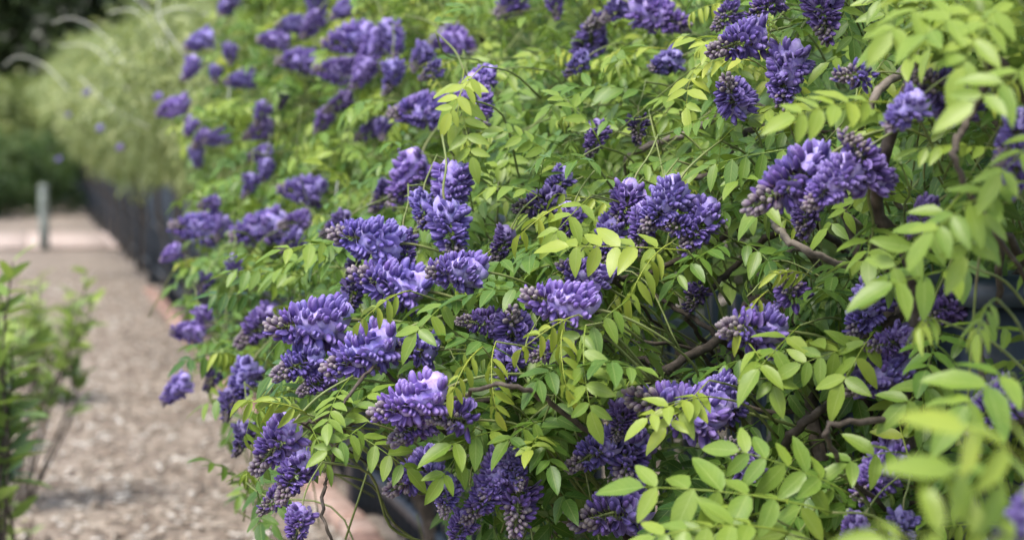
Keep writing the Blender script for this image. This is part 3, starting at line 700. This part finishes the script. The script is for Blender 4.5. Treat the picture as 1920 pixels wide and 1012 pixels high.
FD = np.array(FDISC)
def keep_leaf(q):
    m, ti, tint, sc_ = q; T_ = TEMPL[ti]
    if sc_ > 1.05 and sc_-1 > 1/4.0: return True
    pts = [xf(m, np.array((0.0, T_.rach[-1, 1]*0.6, T_.rach[3, 2])))]+[xf(m, lm[:3, 3]+lm[:3, 1]*0.6) for lm, _ in T_.leaf]
    hit = 0
    for p in pts:
        x, y, z = project(p); hit += bool(np.any((np.hypot(FD[:, 0]-x, FD[:, 1]-y) < FD[:, 2]) & (z < FD[:, 3]+0.05)))
    x, y, z = project(pts[0])
    if hit > 1 or (hit == 1 and rv.random() < 0.6): return False
    if x < left_edge(y)+10 and y > -100: return False
    g = density(x, y)
    return rv.random() < g*1.5
for k, vo in VINES.items():
    LEAVES[k] = [q for q in LEAVES[k] if keep_leaf(q)]
    L0 = np.array(vo.location)
    link('shoots', SHOOT[k].mesh('shoots', M['shoot'], attrs=()), vo, Matrix.Translation(-L0), 'stuff')
    lst = sorted(LEAVES[k], key=lambda q: -q[3]); inview = []
    for q in lst:
        x, y, z = project(q[0][:3, 3])
        if -20 < x < 1980 and -60 < y < 1070 and len(inview) < 298: inview.append(id(q))
    inset = set(inview); nl = 0; fol = Acc(); i = 0
    for q in lst:
        m, ti, tint, sc_ = q
        if id(q) not in inset:
            template_into(fol, TEMPL[ti], m, 1, tint); continue
        ml = m.copy(); ml[:3, 3] -= L0; TT = TEMPL[ti]
        split = nl+len(TT.leaf) <= 300
        o = link('compound_leaf', (RACH_MESH if split else LEAF_MESH)[ti], vo, Matrix(ml)); o.color = (tint, 1, 0, 1)
        if split:
            nl += len(TT.leaf)
            for (lm, kk), dv in zip(TT.leaf, TT.var):
                c = link('leaflet', LEAFLET_MESH[TT.young, kk], o, Matrix(lm)); c.color = (float(np.clip(tint+dv, 0, 1)), 1, 0, 1)
    o = link('foliage', fol.mesh('foliage', M['leaf'], attrs=('tint', 'uv')), vo, Matrix.Translation(-L0), 'stuff'); o.color = (0, 1, 0, 1)

# ------------------------------------------------------------------ the same hedge farther along the fence
rh = np.random.default_rng(31)
FARV = [(6.8, 11.5, 2300, 1.0, 'wisteria vine sprawling over the fence top, its dark pickets bare below it'), (11.5, 19.5, 2600, 1.35, 'pale green wisteria vine trained over the middle of the fence run'), (19.5, 44, 3600, 2.2, 'wisteria vine covering the end of the fence by the crossing path')]
far_objs = []
for y0, y1, cnt_, sc0, lab in FARV:
    vo = tag(empty('wisteria_vine', (FX-0.04, (y0+y1)/2, 0)), lab, 'vine', 'wisteria vines trained along the fence'); L0 = np.array(vo.location); far_objs.append(vo)
    fol, sh = Acc(), Acc()
    for i in range(cnt_):
        y = rh.uniform(y0-0.25, y1+0.25); th = rh.uniform(-0.35*math.pi, 1.25*math.pi)
        bulge = 1+0.16*math.sin(y*1.7)+0.12*math.sin(y*3.9+1)+0.10*math.sin(th*5+y*2.3)
        rr = bulge*(rh.uniform(0.55, 1.06) if rh.random() < 0.4 else rh.normal(1.0, 0.06))
        x = FX+0.05-(0.62 if math.sin(th) > 0 else 0.62-0.75*min(-math.sin(th), 0.4))*math.cos(th)*rr; zc = 1.46+(0.02*(y-8) if y > 8 else 0); z = zc+(0.50+0.008*max(y-8, 0))*math.sin(th)*rr
        if z < 1.06+0.05*math.sin(y*2.1)+0.05*rh.normal(): continue
        P = np.array((x, y, z)); o_ = nrm((x-FX, rh.normal()*0.35-0.25, (z-zc)*1.1+0.12))
        d = nrm(o_+rh.normal(size=3)*0.45+DOWN*0.35)
        ti = int(rh.integers(len(OLD)+len(WIDE))) if rh.random() < 0.8 else len(OLD)+len(WIDE)+int(rh.integers(len(YOUNG)))
        template_into(fol, TEMPL[ti], frame(d, nrm(np.array((0, 0, 1.0))+o_*0.5+rh.normal(size=3)*0.3), P-d*0.06, 1.25*sc0*rh.uniform(0.8, 1.2)), 2, float(np.clip(rh.normal(0.55, 0.17), 0, 1)))
        if i % 4 == 0: tube(sh, np.array([P-o_*0.30, P-o_*0.15+np.array((0, 0, 0.03)), P]), 0.004, 0.002, 4)
    fo = link('foliage', fol.mesh('foliage', M['far_leaf'], attrs=('tint', 'uv')), vo, Matrix.Translation(-L0), 'stuff'); fo.color = (0, 1, 0, 1)
    link('shoots', sh.mesh('shoots', M['shoot'], attrs=()), vo, Matrix.Translation(-L0), 'stuff')
    for yy in np.arange(y0+0.8, y1, 2.2):
        a = Acc(); by = yy-L0[1]
        tube(a, catmull([(0, by, -0.03), (0.03, by+0.05, 0.4), (-0.05, by, 0.8), (-0.02, by+0.1, 1.3)], 5), 0.03, 0.018, 8, wob=0.05)
        link('trunk', a.mesh('trunk', M['bark'], attrs=()), vo)
        for s in (-1, 1):
            a = Acc(); tube(a, catmull([(-0.03, by+0.04, 1.1), (-0.1, by+s*0.5, 1.45), (-0.2, by+s*1.1, 1.5)], 5), 0.014, 0.007, 6); link('branch', a.mesh('branch', M['bark'], attrs=()), vo)
# few washed-out clusters on the far hedge
for px, py, z, wpx, vi in [(190,240,9.5,13,0),(165,172,10.5,12,0),(228,275,8.5,12,0),(112,298,15,9,1),(130,215,12.5,9,1),(300,180,7.2,14,0)]:
    vo = far_objs[vi]; s = max(0.45, wpx*z/F/0.066); rc_ = RAC['ripe'][int(rh.integers(4))]
    m = frame(nrm((-0.6, -0.6, -0.3)), (0, 0, 1), at(px, py, z)-np.array(vo.location), s)
    o = link('flower_cluster', rc_.axis, vo, Matrix(m)); q = link('florets', rc_.joined, o, kind='stuff'); q.color = (0, 1.5, 0, 1); q = link('bud_tip', rc_.tipmesh, o); q.color = (0, 1, 0, 1)
# long arching whips above the far hedge
for z, vi, pts in [(9.0,0,[(250,150),(210,85),(170,48),(130,34),(98,44)]),(10.5,0,[(130,170),(90,128),(55,110),(28,108),(7,124)]),(9.5,0,[(240,170),(200,110),(160,84),(112,86)]),(8.0,0,[(320,120),(300,50),(270,10),(230,-20)]),(8.5,0,[(310,130),(290,60),(250,20),(205,24)]),(7.5,0,[(350,110),(300,35),(300,-20)]),(8.2,0,[(280,240),(215,205),(165,160),(150,145)]),(7.4,0,[(420,40),(340,15),(290,30)]),(5.6,'C',[(420,230),(428,190),(430,165),(426,155)]),(4.3,'C',[(660,420),(635,400),(630,370),(633,340)])]:
    vo = VINES['C'] if vi == 'C' else far_objs[vi]; a = Acc()
    tube(a, catmull([at(x, y, z) for x, y in pts], 6)-np.array(vo.location), 0.0036 if vi != 'C' else 0.0022, 0.0022, 5)
    link('whip_shoot', a.mesh('whip_shoot', M['whip'], attrs=()), vo)

# ------------------------------------------------------------------ shrubs on the other side of the path
rs = np.random.default_rng(55)
LSH = []
for _ in range(4):
    v, f, u = leaflet(1, 1, rs.uniform(0.30, 0.40), rs.uniform(0.2, 0.5), rs.uniform(0.05, 0.25), rs); a = Acc(); a.add(v, f, 0, u); LSH.append(a.mesh('leaf', M['shrub_leaf'], attrs=('tint', 'uv')))
def shrub(loc, stems, lab, H, spread, lean, lsize, per):
    vo = tag(empty('leafy_shrub', loc), lab, 'shrub', 'shrubs beside the mulch path'); n = 0
    for i in range(stems):
        a_ = rs.uniform(0, 2*math.pi); r = rs.uniform(0.2, 1)*spread; h = H*rs.uniform(0.55, 1.0)
        tip = np.array((math.cos(a_)*r+lean[0]*h, math.sin(a_)*r+lean[1]*h, h)); b = np.array((math.cos(a_)*0.05, math.sin(a_)*0.05, -0.02))
        pts = catmull([b, b+(tip-b)*0.4+rs.normal(size=3)*0.03+np.array((0, 0, 0.08)), b+(tip-b)*0.75+rs.normal(size=3)*0.02, tip], 6)
        a = Acc(); tube(a, pts, 0.006, 0.002, 5); link('stem', a.mesh('stem', M['bark'], attrs=()), vo)
        for j in range(per):
            if n >= 298: break
            t = 0.38+0.62*j/(per-1); p = pts[int(t*(len(pts)-1))]; ga = j*2.4+i
            d = nrm((math.cos(ga), math.sin(ga), rs.uniform(0.1, 1.1))); s = lsize*rs.uniform(0.7, 1.2)*(1.15-0.4*t)
            o = link('leaf', LSH[int(rs.integers(4))], vo, Matrix(frame(d, nrm((0, 0, 1)+rs.normal(size=3)*0.3), p, s))); o.color = (float(np.clip(rs.normal(0.45+0.40*t, 0.15), 0, 1)), 1, 0, 1); n += 1
def gnd(px, py): z = F*1.3/(py-270+1e-6)/math.cos(PITCH); p = at(px, py, 1.0)-CAM; t = -CAM[2]/p[2]; q = CAM+p*t; return (q[0], q[1], 0.0)
shrub(gnd(15, 960), 15, 'bushy green shrub with slanting bare lower stems over wood chips', 0.84, 0.26, (0.09, 0.0), 0.115, 15)
shrub(gnd(85, 760), 14, 'upright shrub with soft green leaves on thin stems standing in the mulch', 0.60, 0.22, (0.03, 0.0), 0.12, 12)
shrub(gnd(-35, 1270), 10, 'broad-leaved shrub with fresh yellow-green tips beside the path', 1.16, 0.12, (0.02, 0.0), 0.13, 14)
shrub(gnd(8, 1045), 4, 'tiny green seedling poking out of the wood chips', 0.16, 0.06, (0.0, 0.0), 0.05, 6)

# weathered bollard by the crossing path
bl = empty('bollard', gnd(83, 466)); tag(bl, 'weathered grey-green wooden bollard standing by the pink paved crossing', 'bollard')
a = Acc(); tube(a, np.array([(0, 0, -0.03), (0.004, 0, 0.3), (0, 0, 0.6), (0.002, 0, 0.74)]), 0.062, 0.058, 14, wob=0.01); link('shaft', a.mesh('shaft', M['post'], False, ()), bl)
a = Acc(); tube(a, np.array([(0, 0, 0.735), (0, 0, 0.755), (0, 0, 0.785), (0, 0, 0.80)]), 0.07, 0.05, 14); link('cap', a.mesh('cap', M['post'], False, ()), bl)

# ------------------------------------------------------------------ bushes and trees behind
def clump_mesh(name, n, mat, size, rng, shape):
    """foliage of n small leaves spread through the volume, in uneven clumps"""
    a = Acc(); v, f, u = leaflet(2, 1, 0.5, 0.3, 0.2, rng)
    K = 46; cen = []
    while len(cen) < K:
        p = rng.uniform(-1, 1, 3); r = np.linalg.norm(p)
        if 0.35 < r < 0.95: cen.append(p)
    cen = np.array(cen); cr = rng.uniform(0.16, 0.34, K); ct = rng.normal(0.5, 0.16, K)
    for i in range(n):
        k = int(rng.integers(K)); q = nrm(rng.normal(size=3))*rng.uniform(0.45, 1.05)*cr[k]
        p = (cen[k]+q)*shape; d = nrm(q*1.2+rng.normal(size=3)*cr[k]*0.9+DOWN*0.10)
        a.add(xf(frame(d, nrm(np.array((0, 0, 1.0))+rng.normal(size=3)*0.5), p, size*rng.uniform(0.7, 1.3)), v), f, float(np.clip(ct[k]+rng.normal()*0.12, 0, 1)), u)
    return a.mesh(name, mat, attrs=('tint', 'uv'))
rt = np.random.default_rng(8)
TC = [clump_mesh('crown', 9000, M['shaded_tree_leaf'], 0.36, rt, np.array((2.9, 2.9, 4.0))) for _ in range(2)]
BC = [clump_mesh('crown', 5000, M['bush_leaf'], 0.16, rt, np.array((1.25, 1.25, 1.35))) for _ in range(2)]
LC = clump_mesh('crown', 5000, M['far_leaf'], 0.20, rt, np.array((1.7, 1.5, 1.45)))
def woody(root, H, r, limbs, spread, rng):
    a = Acc(); tp = np.array((rng.normal()*0.15, rng.normal()*0.15, H)); tube(a, catmull([(0, 0, -0.05), (rng.normal()*0.06, 0.05, H*0.35), (0.05, rng.normal()*0.06, H*0.7), tp], 5), r, r*0.4, 9, wob=0.04)
    tr = link('trunk', a.mesh('trunk', M['bark'], attrs=()), root)
    for i in range(limbs):
        g = i*2.4; h = H*(0.3+0.6*i/limbs); a = Acc()
        tube(a, catmull([(0.02, 0.02, h), (math.cos(g)*spread*0.4, math.sin(g)*spread*0.4, h+H*0.10), (math.cos(g)*spread, math.sin(g)*spread, h+H*0.16)], 4), r*0.4, r*0.12, 6)
        link('limb', a.mesh('limb', M['bark'], attrs=()), root)
def tree(px, z, label, mesh_i, s=1.0):
    p = at(px, 300, z); r = tag(empty('broadleaf_tree', (p[0], p[1], 0)), label, 'tree', 'dark trees behind the hedge')
    woody(r, 6.2*s, 0.17*s, 7, 1.7*s, rt)
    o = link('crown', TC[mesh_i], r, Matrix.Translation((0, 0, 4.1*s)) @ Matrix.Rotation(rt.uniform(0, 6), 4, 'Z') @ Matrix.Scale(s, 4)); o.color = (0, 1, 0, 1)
TL = 'evergreen tree in shade-darkened green closing the view behind the wisteria hedge'
for px, z, mi, s in [(-330, 52, 0, 1.15), (-60, 50, 1, 1.2), (130, 53, 0, 1.25), (320, 49, 1, 1.1)]:
    tree(px, z, TL, mi, s)
def bush(px, z, label, me, s, group, h0):
    p = at(px, 300, z); r = tag(empty('bush', (p[0], p[1], 0)), label, 'bush', group)
    woody(r, 1.5*s, 0.05*s, 6, 0.6*s, rt)
    o = link('crown', me, r, Matrix.Translation((0, 0, h0*s)) @ Matrix.Rotation(rt.uniform(0, 6), 4, 'Z') @ Matrix.Scale(s, 4)); o.color = (0, 1, 0, 1)
for px, z, s in [(-190, 43, 0.92), (-40, 42, 0.92), (40, 45, 0.95)]:
    bush(px, z, 'pale green rounded bush at the far end of the mulch path', LC, s, 'pale bushes at the path end', 1.42)
for px, z, s in [(20, 36.5, 0.62), (95, 38, 0.6), (-80, 35, 0.7)]:
    bush(px, z, 'low dark green bush just past the pink paved crossing', BC[0], s, 'low bushes past the crossing', 1.2)
for i, (x, y, s_) in enumerate([(3.3, 5.0, 1.0), (3.5, 7.4, 1.1), (3.3, 10.0, 1.1), (3.7, 13.2, 1.25), (3.5, 17.5, 1.3), (3.8, 23.0, 1.4), (3.8, 30.0, 1.5)]):
    r = project((x, y, 1.0)); bush(r[0], r[2], 'mid green bush growing on the far side of the fence', BC[i % 2], s_, 'bushes behind the fence', 1.32)
